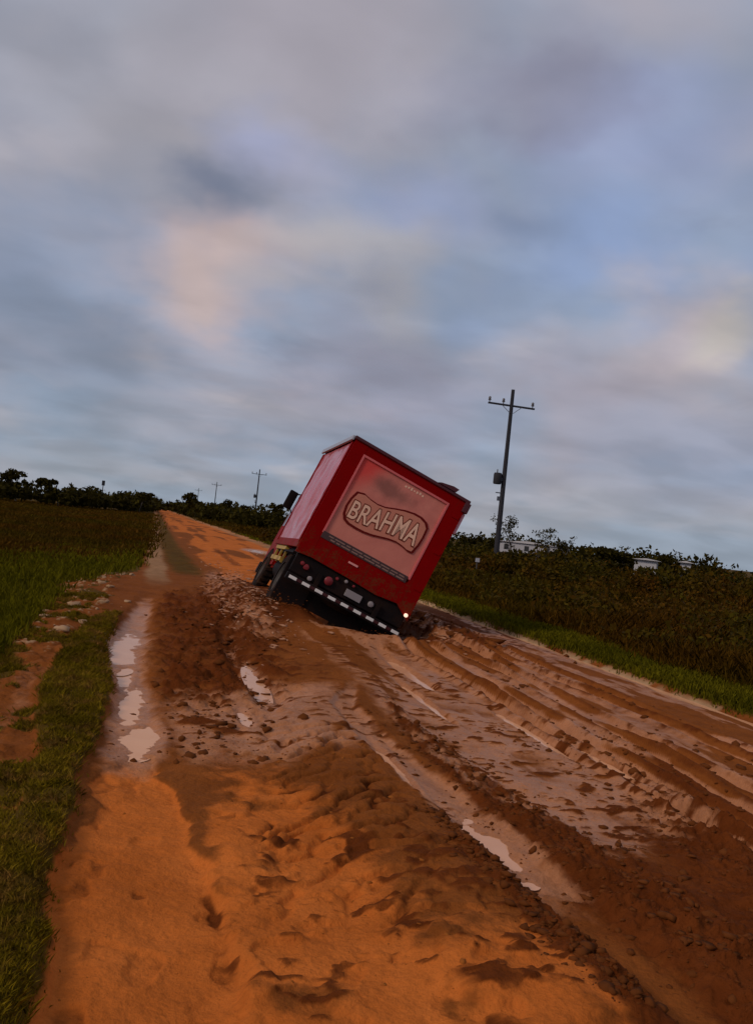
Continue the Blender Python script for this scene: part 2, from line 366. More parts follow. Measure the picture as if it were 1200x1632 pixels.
    dark = np.clip(.28 * pr + .16 * tr * ss(.50, .64, fbm(x, y, 2.3, 4, 117)) + .55 * crest + .7 * shaded_crumb + .6 * shaded_crumb2 + 1.0 * rz * rills ** 2 * ss(.40, .52, .5 + nb + .5 * nm) + .30 * ss(1.6, 2.3, x + .3 * nb) * (1 - ss(2.0, 2.8, x)) * (1 - farm) + .55 * ss(2.3, 2.7, x + .2 * nm) * (1 - ss(4.2, 6.2, y)) + lm * (.55 + 2 * cl) * ss(7.2, 8.8, y) + lipr * .9 + farr * .9 + lip * 1.0 + spl * .3 + 1.3 * np.clip(stre + .02, 0, 1) * road * ss(3.8, 5, x) * (1 - farm)
                   + tz * .9 * ss(1.6, 2.0, x) * (1 - ss(5.2, 5.8, x)) + .8 * lump * mid + farm * (.55 * band(xw, y, [(20, 2.9), (60, 3.2), (4000, 3.2)], .22, .6) + .5 * band(xw, y, [(20, 4.9), (60, 5.4), (4000, 5.4)], .25, .6)) * ss(.3, .6, fbm(x * .2, y, .3, 3, 121)) + hz * ss(4.6, 5, x) * .8 + edge_l, 0, 1)  # churned mud under the truck is darkened with painted shade
    wet = np.clip(flat * (.75 + .9 * nm) + rut * ss(3.6, 4.6, y) * 1.2 + 1.1 * groove + .75 * lm * (1 - ss(8.0, 9.6, y)) + r2 + r3 * .7 + spl * .7
                  + .70 * road * (1 - farm) * ss(2.0, 2.6, x) * ss(.46, .58, .5 + stre) * ss(3.8, 5.5, y) + lmud * .4
                  + .8 * band(xw, y, [(6.5, 1.6), (7.5, 1.5), (9.5, 1.7)], .5, .5) * ss(6.2, 7, y) * (1 - ss(8.6, 10, y)), 0, 1) * road
    wet = np.maximum(wet, pw * .9) * road
    sand = sand * (1 - .8 * pw)
    wet = wet * (1 - .6 * np.clip(dark * cl * 5, 0, 1)) * (1 - .9 * shaded_crumb) * (1 - .8 * shaded_crumb2)
    green = np.clip(np.maximum.reduce([strip, 1 - ss(-.1, .1, x + .15 * nm - left), ss(.12, .3, x + .1 * nm - right)]), 0, 1)
    green = np.maximum(green, .62 * fgrass)
    green = green * (1 - .7 * rub * ss(.42, .52, .5 + nm)) * (1 - .85 * lmud * ss(.38, .5, .5 + nm))
    green = np.maximum(green, .8 * (1 - ss(-.15, .25, x + .5)) * ss(.52, .62, fbm(x, y, 2.1, 4, 101)) * (1 - ss(16, 20, y)))
    pale = np.clip(rub * ss(.17, .26, cl) * .8 + ditch * ss(.35, .5, fbm(x, y, 1.3, 3, 77)) * .9 + band(xw, y, [(20, 6.6), (60, 7.2), (4000, 7.2)], .7, .6) * farm * .5 + band(xw, y, [(20, .25), (40, .2), (110, .25), (4000, .3)], [(20, .3), (60, .35), (4000, .4)], .5) * farm * .55, 0, 1)
    return h, sand, dark, wet, green, pale

# ------------------------------------------------------------------ ground material
def ground_material():
    m = bpy.data.materials.new('muddy_ground'); m.use_nodes = True; m.node_tree.nodes.clear(); N = NT(m.node_tree)
    tc = N.node('ShaderNodeTexCoord').outputs['Object']
    A = N.node('ShaderNodeAttribute', attribute_name='mask'); B = N.node('ShaderNodeAttribute', attribute_name='mask2')
    sa = N.node('ShaderNodeSeparateColor'); N.put(sa.inputs[0], A.outputs['Color'])
    sb = N.node('ShaderNodeSeparateColor'); N.put(sb.inputs[0], B.outputs['Color'])
    sand, dark, wet = sa.outputs[0], sa.outputs[1], sa.outputs[2]; green, pale = sb.outputs[0], sb.outputs[1]
    n1 = N.noise(tc, 1.3, 6, .6, .2); n2 = N.noise(tc, 7, 6, .6); n3 = N.noise(tc, 45, 5, .6)
    c = N.mix(n2, (.165, .046, .009), (.265, .080, .018))
    c = N.mix(N.ramp(N.math('ADD', sand, N.math('MULTIPLY', N.math('SUBTRACT', n2, .5), .9)), .2, .62), c, N.mix(n1, (.44, .108, .016), (.58, .165, .034)))
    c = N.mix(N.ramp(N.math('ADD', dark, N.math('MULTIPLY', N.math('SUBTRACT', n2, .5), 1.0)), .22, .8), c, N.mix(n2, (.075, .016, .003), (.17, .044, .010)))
    c = N.mix(N.math('MULTIPLY', N.ramp(N.math('ADD', wet, N.math('MULTIPLY', N.math('SUBTRACT', N.noise(N.mapping(tc, (1, .45, 1)), 5, 5, .65), .5), 1.1)), .25, .85), .8), c, N.mix(n2, (.37, .142, .056), (.56, .245, .115)))
    c = N.mix(N.ramp(pale, .1, .9), c, N.mix(n2, (.30, .17, .08), (.48, .32, .19)))
    c = N.mix(N.ramp(N.math('ADD', green, N.math('MULTIPLY', N.math('SUBTRACT', n2, .5), .5)), .3, .7), c, N.mix(n1, (.060, .034, .004), (.11, .062, .010)))
    c = N.mix(1.0, c, N.mix(n3, (.76,) * 3, (1.2,) * 3), 'MULTIPLY')
    c = N.mix(N.ramp(N.noise(tc, 110, 3, .6), .62, .70, 0, .35), c, (.09, .03, .01))
    c = N.mix(1.0, c, N.mix(N.ramp(n1, .3, .7), (.84, .80, .76), (1.08, 1.06, 1.04)), 'MULTIPLY')
    bs = N.node('ShaderNodeBsdfPrincipled'); N.put(bs.inputs['Base Color'], c)
    wm = N.ramp(N.math('ADD', wet, N.math('MULTIPLY', N.math('SUBTRACT', n2, .5), .6)), .25, .95)
    N.put(bs.inputs['Roughness'], N.math('SUBTRACT', .80, N.math('MULTIPLY', wm, .42)))
    N.put(bs.inputs['Specular IOR Level'], N.math('ADD', .02, N.math('MULTIPLY', wm, .14)))
    b = N.node('ShaderNodeBump'); b.inputs['Distance'].default_value = .022; b.inputs['Strength'].default_value = 1.0
    N.put(b.inputs['Height'], N.math('ADD', N.math('MULTIPLY', N.noise(tc, 22, 6, .6), .8), N.math('MULTIPLY', n3, .35)))
    N.l.new(b.outputs[0], bs.inputs['Normal'])
    o = N.node('ShaderNodeOutputMaterial'); N.l.new(bs.outputs[0], o.inputs[0])
    return m
M_GROUND = ground_material()

def grid_mesh(name, X, Y, Z):
    nr, nc = X.shape; me = bpy.data.meshes.new(name)
    v = np.stack([X, Y, Z], -1).reshape(-1, 3).astype(np.float32)
    i = np.arange(nr * nc).reshape(nr, nc)
    f = np.stack([i[:-1, :-1], i[:-1, 1:], i[1:, 1:], i[1:, :-1]], -1).reshape(-1, 4)
    me.vertices.add(len(v)); me.vertices.foreach_set('co', v.ravel())
    me.loops.add(f.size); me.loops.foreach_set('vertex_index', f.ravel().astype(np.int32))
    me.polygons.add(len(f)); me.polygons.foreach_set('loop_start', np.arange(0, f.size, 4, dtype=np.int32))
    me.polygons.foreach_set('use_smooth', np.ones(len(f), bool))
    me.update(calc_edges=True)
    return me

def build_ground():
    ys = list(np.arange(-8, 2.2, .25)); y = 2.2
    while y < 3000:
        ys.append(y)
        st = max(.012, min(3.4e-4 * y * y, .0062 * y)) if y < 60 else .0062 * 60 + .03 * (y - 60)
        y += st if y > 2.9 else .03
    ys = np.array(ys)
    s = np.concatenate([np.linspace(-5, -.5, 24)[:-1], np.linspace(-.5, -.22, 30)[:-1], np.linspace(-.22, .82, 520), np.linspace(.82, 1.3, 40)[1:], np.linspace(1.3, 5, 24)[1:]])
    w = np.maximum(ys + 1.3, 1.8)
    Y = np.repeat(ys[:, None], len(s), 1); X = s[None, :] * w[:, None]
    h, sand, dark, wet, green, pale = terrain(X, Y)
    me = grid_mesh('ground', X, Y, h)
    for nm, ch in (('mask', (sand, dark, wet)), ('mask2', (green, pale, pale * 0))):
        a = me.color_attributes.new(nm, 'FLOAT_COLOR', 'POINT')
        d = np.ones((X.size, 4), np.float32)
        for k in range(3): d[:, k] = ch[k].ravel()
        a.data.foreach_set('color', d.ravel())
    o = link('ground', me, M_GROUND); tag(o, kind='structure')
    print('ground verts', X.size)
    me = grid_mesh('terrain', *np.broadcast_arrays(*np.meshgrid(np.linspace(-6000, 6000, 13), np.linspace(-6000, 6000, 13)), np.array(-.9)))
    o = link('terrain', me, mat_simple('field_soil', (.03, .028, .008), .9)); tag(o, kind='structure')
build_ground()

# ------------------------------------------------------------------ puddles: sheets of muddy water
def water_material():
    m = bpy.data.materials.new('muddy_water'); m.use_nodes = True; m.node_tree.nodes.clear(); N = NT(m.node_tree)
    tc = N.node('ShaderNodeTexCoord').outputs['Object']
    bs = N.node('ShaderNodeBsdfPrincipled')
    N.put(bs.inputs['Base Color'], N.mix(N.noise(tc, 3, 4), (.60, .28, .14), (.74, .38, .21)))
    bs.inputs['Roughness'].default_value = .12; bs.inputs['IOR'].default_value = 1.33; bs.inputs['Specular IOR Level'].default_value = .22
    b = N.node('ShaderNodeBump'); b.inputs['Distance'].default_value = .004; b.inputs['Strength'].default_value = .5
    N.put(b.inputs['Height'], N.noise(N.mapping(tc, (1, .6, 1)), 9, 3)); N.l.new(b.outputs[0], bs.inputs['Normal'])
    o = N.node('ShaderNodeOutputMaterial'); N.l.new(bs.outputs[0], o.inputs[0]); return m
M_WATER = water_material()
for px, py, ax, ay, lv in PUDDLES:
    mb = MB(); vs_ = []
    for k in range(40):
        a = 2 * math.pi * k / 40; vs_.append(mb.b.verts.new((math.cos(a) * ax * 1.5, math.sin(a) * ay * 1.4, 0)))
    mb.b.faces.new(vs_); o = mb.build('puddle', M_WATER); o.location = (px, py, lv); tag(o, kind='structure')
# water line lying in the ditch along the right edge of the road
def ditch_water():
    ys = np.concatenate([np.arange(6, 26, .25)])
    X = np.stack([np.full_like(ys, 6.90) + .05 * np.sin(ys * 1.3), np.full_like(ys, 7.22) + .05 * np.sin(ys * .9)], 1)
    Y = np.stack([ys, ys], 1); Z = np.full_like(X, -.052)
    o = link('ditch_water', grid_mesh('ditch_water', X, Y, Z), M_WATER); tag(o, kind='structure')
ditch_water()

# ------------------------------------------------------------------ clods
def gh(x, y): return terrain(np.atleast_1d(x), np.atleast_1d(y))[0]
def ico(sub=1):
    b = bmesh.new(); bmesh.ops.create_icosphere(b, subdivisions=sub, radius=1)
    v = np.array([q.co[:] for q in b.verts]); f = np.array([[q.index for q in g.verts] for g in b.faces]); b.free(); return v, f
def tri_mesh(name, V, Fc):
    me = bpy.data.meshes.new(name); n = Fc.shape[1]
    me.vertices.add(len(V)); me.vertices.foreach_set('co', V.astype(np.float32).ravel())
    me.loops.add(Fc.size); me.loops.foreach_set('vertex_index', Fc.astype(np.int32).ravel())
    me.polygons.add(len(Fc)); me.polygons.foreach_set('loop_start', np.arange(0, Fc.size, n, dtype=np.int32))
    me.update(calc_edges=True); return me
def clods(name, zones, mat, seed):
    rs = np.random.RandomState(seed); V0, F0 = ico(2 if seed == 7 else 1); Vs, Fs = [], []; k = 0
    for cx_t, hw, y0, y1, n, smin, smax in zones:
        y = y0 + (y1 - y0) * rs.rand(n); x = lineat(y, cx_t) + rs.randn(n) * hw
        z = gh(x, y); s = smin + (smax * 1.25 - smin) * rs.rand(n) ** 5
        for i in range(n):
            ph = rs.rand(3) * 9
            d = 1 + .28 * np.sin(V0 @ np.array([3.1, 2.2, 1.7]) + ph[0]) + .18 * np.sin(V0 @ np.array([-2.3, 4.1, 3.3]) + ph[1]) + .16 * rs.randn(len(V0))
            sc = np.array([1, .5 + .9 * rs.rand(), .30 + .35 * rs.rand()]) * s[i]; a = rs.rand() * 6.28
            v = V0 * d[:, None] * sc; c, q = math.cos(a), math.sin(a)
            v = np.stack([v[:, 0] * c - v[:, 1] * q + x[i], v[:, 0] * q + v[:, 1] * c + y[i], v[:, 2] + z[i] + s[i] * .02], 1)
            Vs.append(v); Fs.append(F0 + k); k += len(V0)
    o = link(name, tri_mesh(name, np.concatenate(Vs), np.concatenate(Fs)), mat, smooth=False); tag(o, kind='stuff'); return o
M_CLOD = mat_simple('wet_mud_clod', (.115, .033, .008), .8, spec=.03, vary=.5, bump=.01, bscale=30)
M_CLOD2 = mat_simple('dry_sand_clod', (.26, .078, .014), .9, spec=.05, vary=.35, bump=.01, bscale=30)
M_STONE = mat_simple('pale_rubble_stone', (.36, .21, .11), .8, spec=.2, vary=.4, bump=.01, bscale=30)
clods('mud_clods', [([(0, 2.03), (4, 1.94), (5.4, 1.92)], .075, 2.9, 5.3, 1100, .005, .028), ([(3, 2.75), (4.2, 2.62), (5.5, 2.5), (8, 2.45)], .20, 2.9, 8, 1200, .005, .030),
                    ([(3, 3.5), (5, 3.7), (7, 4.2)], .5, 3.2, 8, 1200, .005, .032), ([(6, .6), (9, .9), (16, 1.0)], .33, 6.2, 16, 900, .008, .045),
                    ([(12, 1.75), (18, 1.5), (28, 2.3)], .3, 12, 26, 300, .02, .06), ([(8, 5.2), (20, 5.3)], .7, 6, 20, 300, .015, .06),
                    ([(14, 5.4), (20, 5.3)], .25, 13, 20, 120, .03, .10), ([(15, 2.3), (18, 2.3)], .3, 15.2, 17, 110, .02, .08), ([(14, 4.2), (16, 4.3)], .35, 14.2, 15.3, 140, .02, .09)], M_CLOD, 3)
clods('sand_clods', [([(2, 1.1), (7, 1.2)], .33, 2.9, 6.8, 120, .004, .016), ([(2, .1), (6, 0)], .14, 3, 6.2, 10, .004, .012)], M_CLOD2, 5)
clods('rubble_stones', [([(9, -1.0), (12, -1.1), (16, -.9), (20, -1.1), (23, -.5)], .28, 11, 23, 110, .015, .085), ([(24, 3.5), (32, 4.8), (40, 5.6)], .5, 26, 44, 30, .04, .10)], M_STONE, 7)

# ------------------------------------------------------------------ grass and scrub
def leaf_material(name, a, b, c2=None, scale=.25):
    m = bpy.data.materials.new(name); m.use_nodes = True; m.node_tree.nodes.clear(); N = NT(m.node_tree)
    tc = N.node('ShaderNodeTexCoord').outputs['Object']
    c = N.mix(N.ramp(N.noise(tc, scale, 4, .6), .35, .65), a, b)
    if c2: c = N.mix(N.ramp(N.noise(tc, scale * 6, 3, .6), .45, .75), c, c2)
    g = N.node('ShaderNodeNewGeometry')
    c = N.mix(1.0, c, N.mix(g.outputs['Random Per Island'], (.6,) * 3, (1.4,) * 3), 'MULTIPLY')
    bs = N.node('ShaderNodeBsdfPrincipled'); N.put(bs.inputs['Base Color'], c); bs.inputs['Roughness'].default_value = .7
    bs.inputs['Specular IOR Level'].default_value = .04
    tr = N.node('ShaderNodeBsdfTranslucent'); N.put(tr.inputs[0], c); mx = N.node('ShaderNodeMixShader'); mx.inputs[0].default_value = .2
    N.l.new(bs.outputs[0], mx.inputs[1]); N.l.new(tr.outputs[0], mx.inputs[2])
    o = N.node('ShaderNodeOutputMaterial'); N.l.new(mx.outputs[0], o.inputs[0]); return m

def blades(name, x, y, ht, wd, k, mat, seed, spread=.06, lean=.5):
    """k bent blades round every point"""
    rs = np.random.RandomState(seed); n = len(x)
    sp = np.broadcast_to(spread, x.shape)
    X = np.repeat(x, k) + rs.randn(n * k) * np.repeat(sp, k); Y = np.repeat(y, k) + rs.randn(n * k) * np.repeat(sp, k)
    Z = gh(X, Y) - .01; H = np.repeat(ht, k) * (.5 + .8 * rs.rand(n * k)); W = np.repeat(wd, k) * (.6 + .8 * rs.rand(n * k))
    a = rs.rand(n * k) * 2 * math.pi; b = a + math.pi / 2 + rs.randn(n * k) * .5; L = lean * (.2 + rs.rand(n * k)) * H
    wx, wy = np.cos(a) * W / 2, np.sin(a) * W / 2; lx, ly = np.cos(b) * L, np.sin(b) * L
    P = lambda t, s, hz: np.stack([X + s * wx + lx * t, Y + s * wy + ly * t, Z + H * hz], 1)
    V = np.stack([P(0, -1, 0), P(0, 1, 0), P(.35, .8, .6), P(1, 0, 1), P(.35, -.8, .6)], 1).reshape(-1, 3)
    F = (np.arange(n * k)[:, None] * 5 + np.arange(5)[None, :])
    o = link(name, tri_mesh(name, V, F), mat); tag(o, kind='stuff'); return o

M_GRASS = leaf_material('short_grass', (.13, .088, .002), (.23, .150, .008), (.26, .12, .03), .8)
M_FIELD = leaf_material('field_grass', (.085, .075, .001), (.13, .108, .003), None, .12)
M_BROWN = leaf_material('dry_tall_grass', (.082, .034, .002), (.058, .040, .001), (.10, .044, .004), .10)
M_VERGE = leaf_material('verge_grass', (.085, .074, .002), (.13, .108, .004), None, .4)
M_TREE = leaf_material('dark_tree_leaves', (.024, .018, .002), (.044, .034, .003), None, .15)

def scatter(n, fx, keep, seed):
    rs = np.random.RandomState(seed); x, y = fx(rs, n); m = keep(x, y, rs); return x[m], y[m]
# strip between the tracks, and the left shoulder
def g_strip():
    rs = np.random.RandomState(1); n = 44000
    y = 2.6 + 14 * rs.rand(n) ** 1.3; x = -2.2 + 2.4 * rs.rand(n)
    t = terrain(x, y); m = rs.rand(n) < ss(.35, .95, t[4]) * ss(.18, .60, fbm(x, y, 5.0, 4, 91)); x, y = x[m], y[m]
    blades('grass_strip', x, y, .016 + .026 * rs.rand(len(x)) + .0012 * y, .0035 + .0004 * y, 8, M_GRASS, 2, .022, 1.1)
g_strip()
def g_left():
    rs = np.random.RandomState(4); n = 36000
    y = 9 * (190 / 9) ** (rs.rand(n) ** 1.0); x = -.1 - (y * .28 + 1.5) * rs.rand(n) ** .8
    t = terrain(x, y); m = (rs.rand(n) < ss(.5, .9, t[4])) & (x < -1.42 + np.clip(y - 17, 0, 10) * .14)
    x, y = x[m], y[m]; near = y < 30 + 22 * (fbm(x, y * .5, .25, 3, 5) - .5) + 14 * (rs.rand(len(x)) - .5) + 2.2 * np.clip(x + 4, -4, 4)
    blades('field_grass_left', x[near], y[near], .10 + .10 * rs.rand(near.sum()), .007 + .0011 * y[near], 6, M_FIELD, 5, .02 + .004 * y[near], .6)
    fr = ~near; blades('dry_grass_left', x[fr], y[fr], .10 + .22 * rs.rand(fr.sum()) * ss(18, 45, y[fr]), .012 + .0011 * y[fr], 8, M_BROWN, 6, .15 + .006 * y[fr], .9)
g_left()
def g_right():
    rs = np.random.RandomState(8); n = 17000
    y = 5 * (80 / 5) ** rs.rand(n); x = 7.15 + 1.5 * rs.rand(n)
    t = terrain(x, y); m = rs.rand(n) < ss(.4, .9, t[4]); x, y = x[m], y[m]
    blades('verge_grass', x, y, .05 + .07 * rs.rand(len(x)), .006 + .0010 * y, 7, M_VERGE, 9, .02 + .003 * y, .6)
    n = 46000; y = 7 * (170 / 7) ** rs.rand(n); u = rs.rand(n); x = 8.25 + (y * .95 + 4) * u ** 1.4
    edge = 8.25 + .5 * (vn(y * .7, y * 0, 6)); m = x > edge; x, y = x[m], y[m]
    big = vn(x * .33, y * .33, 12)
    d = np.hypot(x, y)
    blades('tall_grass_right', x, y, (.20 + .50 * big ** 1.5) * (.5 + .7 * rs.rand(len(x))) * ss(-.4, 1.2, x - edge[m] + .3), .007 + .0010 * d, 9, M_BROWN, 10, .10 + .004 * d, .8)
g_right()

def leafmass(centres, radii, n, leaf, seed, core=True):
    """leaf quads spread through ellipsoids; returns V, F"""
    rs = np.random.RandomState(seed); Vs = []
    for c, r, k, ls in zip(centres, radii, n, leaf):
        p = rs.randn(k, 3); p /= np.linalg.norm(p, axis=1)[:, None]; p *= (.45 + .6 * rs.rand(k, 1) ** .6)
        p[:, 2] = np.where(p[:, 2] < -.5, -p[:, 2] * .3, p[:, 2])
        p = p * r + c
        a = rs.randn(k, 3); a /= np.linalg.norm(a, axis=1)[:, None]; b = np.cross(a, rs.randn(k, 3)); b /= np.linalg.norm(b, axis=1)[:, None]
        s = ls * (.5 + rs.rand(k, 1)); a = a * s; b = b * s * .55
        Vs.append(np.stack([p - a, p + b, p + a, p - b], 1).reshape(-1, 3))
    V = np.concatenate(Vs); return V, np.arange(len(V)).reshape(-1, 4)

def scrub_mass():
    rs = np.random.RandomState(21); C, Rr, K, L = [], [], [], []
    # bushes standing in the tall grass on the right
    for _ in range(420):
        y = 9 * (110 / 9) ** rs.rand(); x = 9.3 + (y * .85 + 2) * rs.rand() ** 1.2; s = .45 + .5 * rs.rand()
        C.append((x, y, s * .35 - .2)); Rr.append((s * 1.1, s * 1.1, s * .75)); d = math.hypot(x, y); K.append(int(320 if d < 30 else 90)); L.append(.018 + .0019 * d)
    V, F = leafmass(C, Rr, K, L, 22)
    o = link('scrub_bushes', tri_mesh('scrub_bushes', V, F), leaf_material('scrub_leaves', (.075, .030, .002), (.050, .036, .002), None, .3)); tag(o, kind='stuff')
scrub_mass()
def tree_line(name, path, seed, step, hfun, dens, mat=None, wide=4, leaf=.12):
    rs = np.random.RandomState(seed); C, Rr, K, L = [], [], [], []
    for (x0, y0), (x1, y1) in zip(path, path[1:]):
        ln = math.hypot(x1 - x0, y1 - y0); n = max(1, int(ln / step))
        for i in range(n):
            t = (i + rs.rand()) / n; x, y = x0 + (x1 - x0) * t, y0 + (y1 - y0) * t
            for q in range(2):
                h = hfun(x, y) * (.70 + .38 * rs.rand() ** 2) * (1 if q == 0 else .7)
                xx, yy = x + rs.randn() * 1.5, y + rs.randn() * wide - q * wide
                w = (.6 + .6 * rs.rand()) * max(h * .62, 1.2)
                C.append((xx, yy, h * .45)); Rr.append((w, w, h * .55)); K.append(dens); d = math.hypot(x, y); L.append(leaf + .0016 * d)
    V, F = leafmass(C, Rr, K, L, seed + 1)
    o = link(name, tri_mesh(name, V, F), mat or M_TREE); tag(o, kind='stuff')
tree_line('tree_line_left', [(-75, 120), (-32, 140), (-14, 160), (-6, 200), (-2, 300)], 31, 1.5, lambda x, y: 4.6 if x < -18 else (4.2 if x < -8 else 4.5), 110)
tree_line('tree_line_far', [(-3, 430), (10, 400), (18, 320), (26, 260), (60, 240), (150, 220)], 35, 2.0, lambda x, y: 5.2, 60)
tree_line('tree_line_right', [(11, 250), (12.5, 170), (14.5, 125), (20, 102), (29, 88), (44, 78), (60, 66), (100, 52)], 33, 1.2, lambda x, y: 3.4 if y > 110 else (2.05 if y > 80 else (2.35 if x < 46 else 3.0)), 90)

tree_line('scrub_belt', [(11.5, 70), (15.5, 50), (21, 44), (32, 39), (44, 33)], 41, .7, lambda x, y: 1.95, 170, bpy.data.materials['scrub_leaves'], 1.5, .03)

# ------------------------------------------------------------------ trees one can tell apart
M_BARK = mat_simple('bark', (.07, .055, .045), .9, vary=.3)
def skeleton(h, rs, spread=.5, levels=3, r0=.1, lean=(0, 0)):
    segs = []; tips = []
    def grow(p, d, ln, r, lv):
        pts = [p]; rr = [r]
        for i in range(4):
            d = (d + Vector((rs.randn() * .16, rs.randn() * .16, .06 + rs.randn() * .05))).normalized()
            pts.append(pts[-1] + d * ln / 4); rr.append(r * (1 - .16 * (i + 1)))
        segs.append((pts, rr)); tips.append(pts[-1])
        if lv < levels:
            for k in range(3 if lv == 0 else 2 + int(rs.rand() * 2)):
                a = rs.rand() * 6.28; q = pts[2 + int(rs.rand() * 3)]
                dd = (d + Vector((math.cos(a), math.sin(a), .15)) * spread * 1.6).normalized()
                grow(q, dd, ln * (.55 + .2 * rs.rand()), r * .5, lv + 1)
    grow(Vector((0, 0, -.2)), Vector((lean[0], lean[1], 1)).normalized(), h * .55, r0, 0)
    return segs, tips
def tree(x, y, h, label, seed, spread=.5, leafn=70, leaf=.16, cr=(.5, .5, .35), lean=(0, 0), bare=False, cat='tree', group=None):
    rs = np.random.RandomState(seed); t = empty('tree' if not bare else 'bare_tree', (x, y, float(gh(x, y)[0])))
    tag(t, label, cat, group)
    segs, tips = skeleton(h, rs, spread, 3 if bare else 2, .03 * h if not bare else .022 * h, lean)
    zmax = max(p.z for p in tips); f = h / zmax
    mb = MB()
    for pts, rr in segs: mb.tube([Vector((p.x, p.y, p.z * f)) for p in pts], rr, 6)
    mb.build('trunk', M_BARK, t, True)
    tp = [np.array((p.x, p.y, p.z * f * (1 if bare else .88))) for p in tips]
    V, F = leafmass(tp, [np.array(cr) * (.6 + .6 * rs.rand()) for _ in tp], [leafn] * len(tp), [leaf] * len(tp), seed + 1)
    link('crown', tri_mesh('crown', V, F), M_TREE, t)
    return t
tree(29.2, 68.4, 4.1, 'thin airy tree with sparse twigs right beside the nearest utility pole', 51, .35, 22, .085, (.45, .45, .45), bare=True)
tree(30.9, 68.0, 3.6, 'leaning sparse tree just right of the airy tree by the pole', 53, .6, 18, .085, (.4, .4, .25), (.5, 0), bare=True)
tree(40.4, 80.2, 3.3, 'small thin tree alone on the skyline between pole and flat dark tree', 55, .6, 16, .09, (.4, .4, .25), bare=True)
tree(33.6, 61.3, 2.75, 'wide flat topped dark tree on the right skyline', 57, 1.0, 90, .14, (.75, .75, .22))
tree(36.0, 60.6, 2.45, 'low dark tree close to the right of the flat topped tree', 59, .9, 80, .13, (.6, .6, .25))
tree(48.3, 75.9, 2.75, 'rounded dark tree behind the white sheds on the right', 61, .6, 90, .15, (.7, .7, .5))
tree(-21.2, 148.5, 5.3, 'tallest dark tree at the left end of the tree line', 63, .9, 110, .24, (1.0, 1.0, .6))
tree(-15.0, 149.2, 4.5, 'wide dark tree second from left on the left skyline', 65, 1.1, 110, .24, (1.1, 1.1, .5))
tree(-3.3, 200, 4.6, 'low dark tree on the skyline left of the road end', 67, .7, 90, .3, (1, 1, .6))
tree(8.8, 220, 5.8, 'rounded dark tree rising just right of the road end', 69, .6, 100, .34, (1.3, 1.3, .8))
tree(15.4, 199, 4.9, 'small dark tree between the two farthest roadside poles', 71, .7, 90, .3, (1, 1, .6))
tree(15.9, 118, 3.9, 'dark tree on the skyline just left of the truck mirror', 73, .7, 90, .22, (.8, .8, .5))

# ------------------------------------------------------------------ utility poles
M_POLE = mat_simple('weathered_pole_concrete', (.022, .020, .026), .9, vary=.25, bump=.01)
M_METAL = mat_simple('galvanised_steel', (.14, .14, .16), .5, metal=.6)
M_INS = mat_simple('porcelain', (.10, .085, .09), .3)
def pole(x, y, label, h=11.0, box=True, n=4, rz=0., lean=0.):
    t = empty('utility_pole', (x, y, float(gh(x, y)[0]) - .3), (0, lean, rz)); h += .3
    tag(t, label, 'utility pole', 'utility poles along the right side of the road')
    MB().tube([(0, 0, 0), (0, 0, h)], [.17, .10], 14).build('pole_shaft', M_POLE, t, True)
    zc = h - .95
    a = MB(); a.box((-1.45, -.06, zc - .05), (1.45, .06, zc + .05), .01); a.build('crossarm', M_POLE, t)
    for sx in (-1, 1):
        MB().tube([(sx * .62, -.08, zc - .03), (sx * .1, -.11, zc - .45)], .018, 6).build('brace', M_METAL, t)
    for xi in (-1.38, -.52, 1.32):
        MB().lathe([(0, 0), (.03, 0), (.03, .1), (.085, .11), (.09, .17), (.05, .19), (.08, .22), (.075, .29), (.04, .33), (0, .34)], (xi, 0, zc + .045), (0, 0, 1), 12).build('insulator', M_INS, t, True)
    if box:
        zb = h * .505
        b = MB().lathe([(0, 0), (.20, 0), (.24, .06), (.24, .58), (.2, .66), (0, .68)], (-.40, 0, zb), (0, 0, 1), 16).build('transformer', M_POLE, t, True)
        MB().box((-.2, -.04, zb + .2), (-.05, .04, zb + .4), .005).build('bracket', M_METAL, b)
        MB().tube([(-.45, 0, zb + .66), (-.45, 0, zb + .86)], .035, 8).build('bushing', M_INS, b)
        MB().box((-.42, -.05, zb - .52), (-.1, .05, zb - .46), .005).build('bracket', M_METAL, t)
        MB().box((-.30, -.05, zb - .95), (-.1, .05, zb - .70), .01).build('switch_box', M_METAL, t)
pole(19.42, 47.8, 'nearest utility pole with crossarm and transformer, right of the tilted truck', lean=rad(-.25))
pole(18.8, 170.8, 'second utility pole, standing over the field just left of the truck')
pole(17.3, 269.9, 'third utility pole, smaller and farther, left of the second pole', box=False)
pole(16.7, 371.3, 'farthest tiny utility pole above the end of the road', box=False)
def left_post():
    t = empty('far_post', (-12.5, 219.6, 0)); tag(t, 'lone distant post with a small box on top, left of the road end', 'post')
    MB().tube([(0, 0, 0), (0, 0, 6.2)], [.12, .09], 8).build('pole_shaft', M_POLE, t, True)
    MB().box((-.35, -.2, 5.2), (.35, .2, 6.4), .03).build('box', M_POLE, t)
left_post()

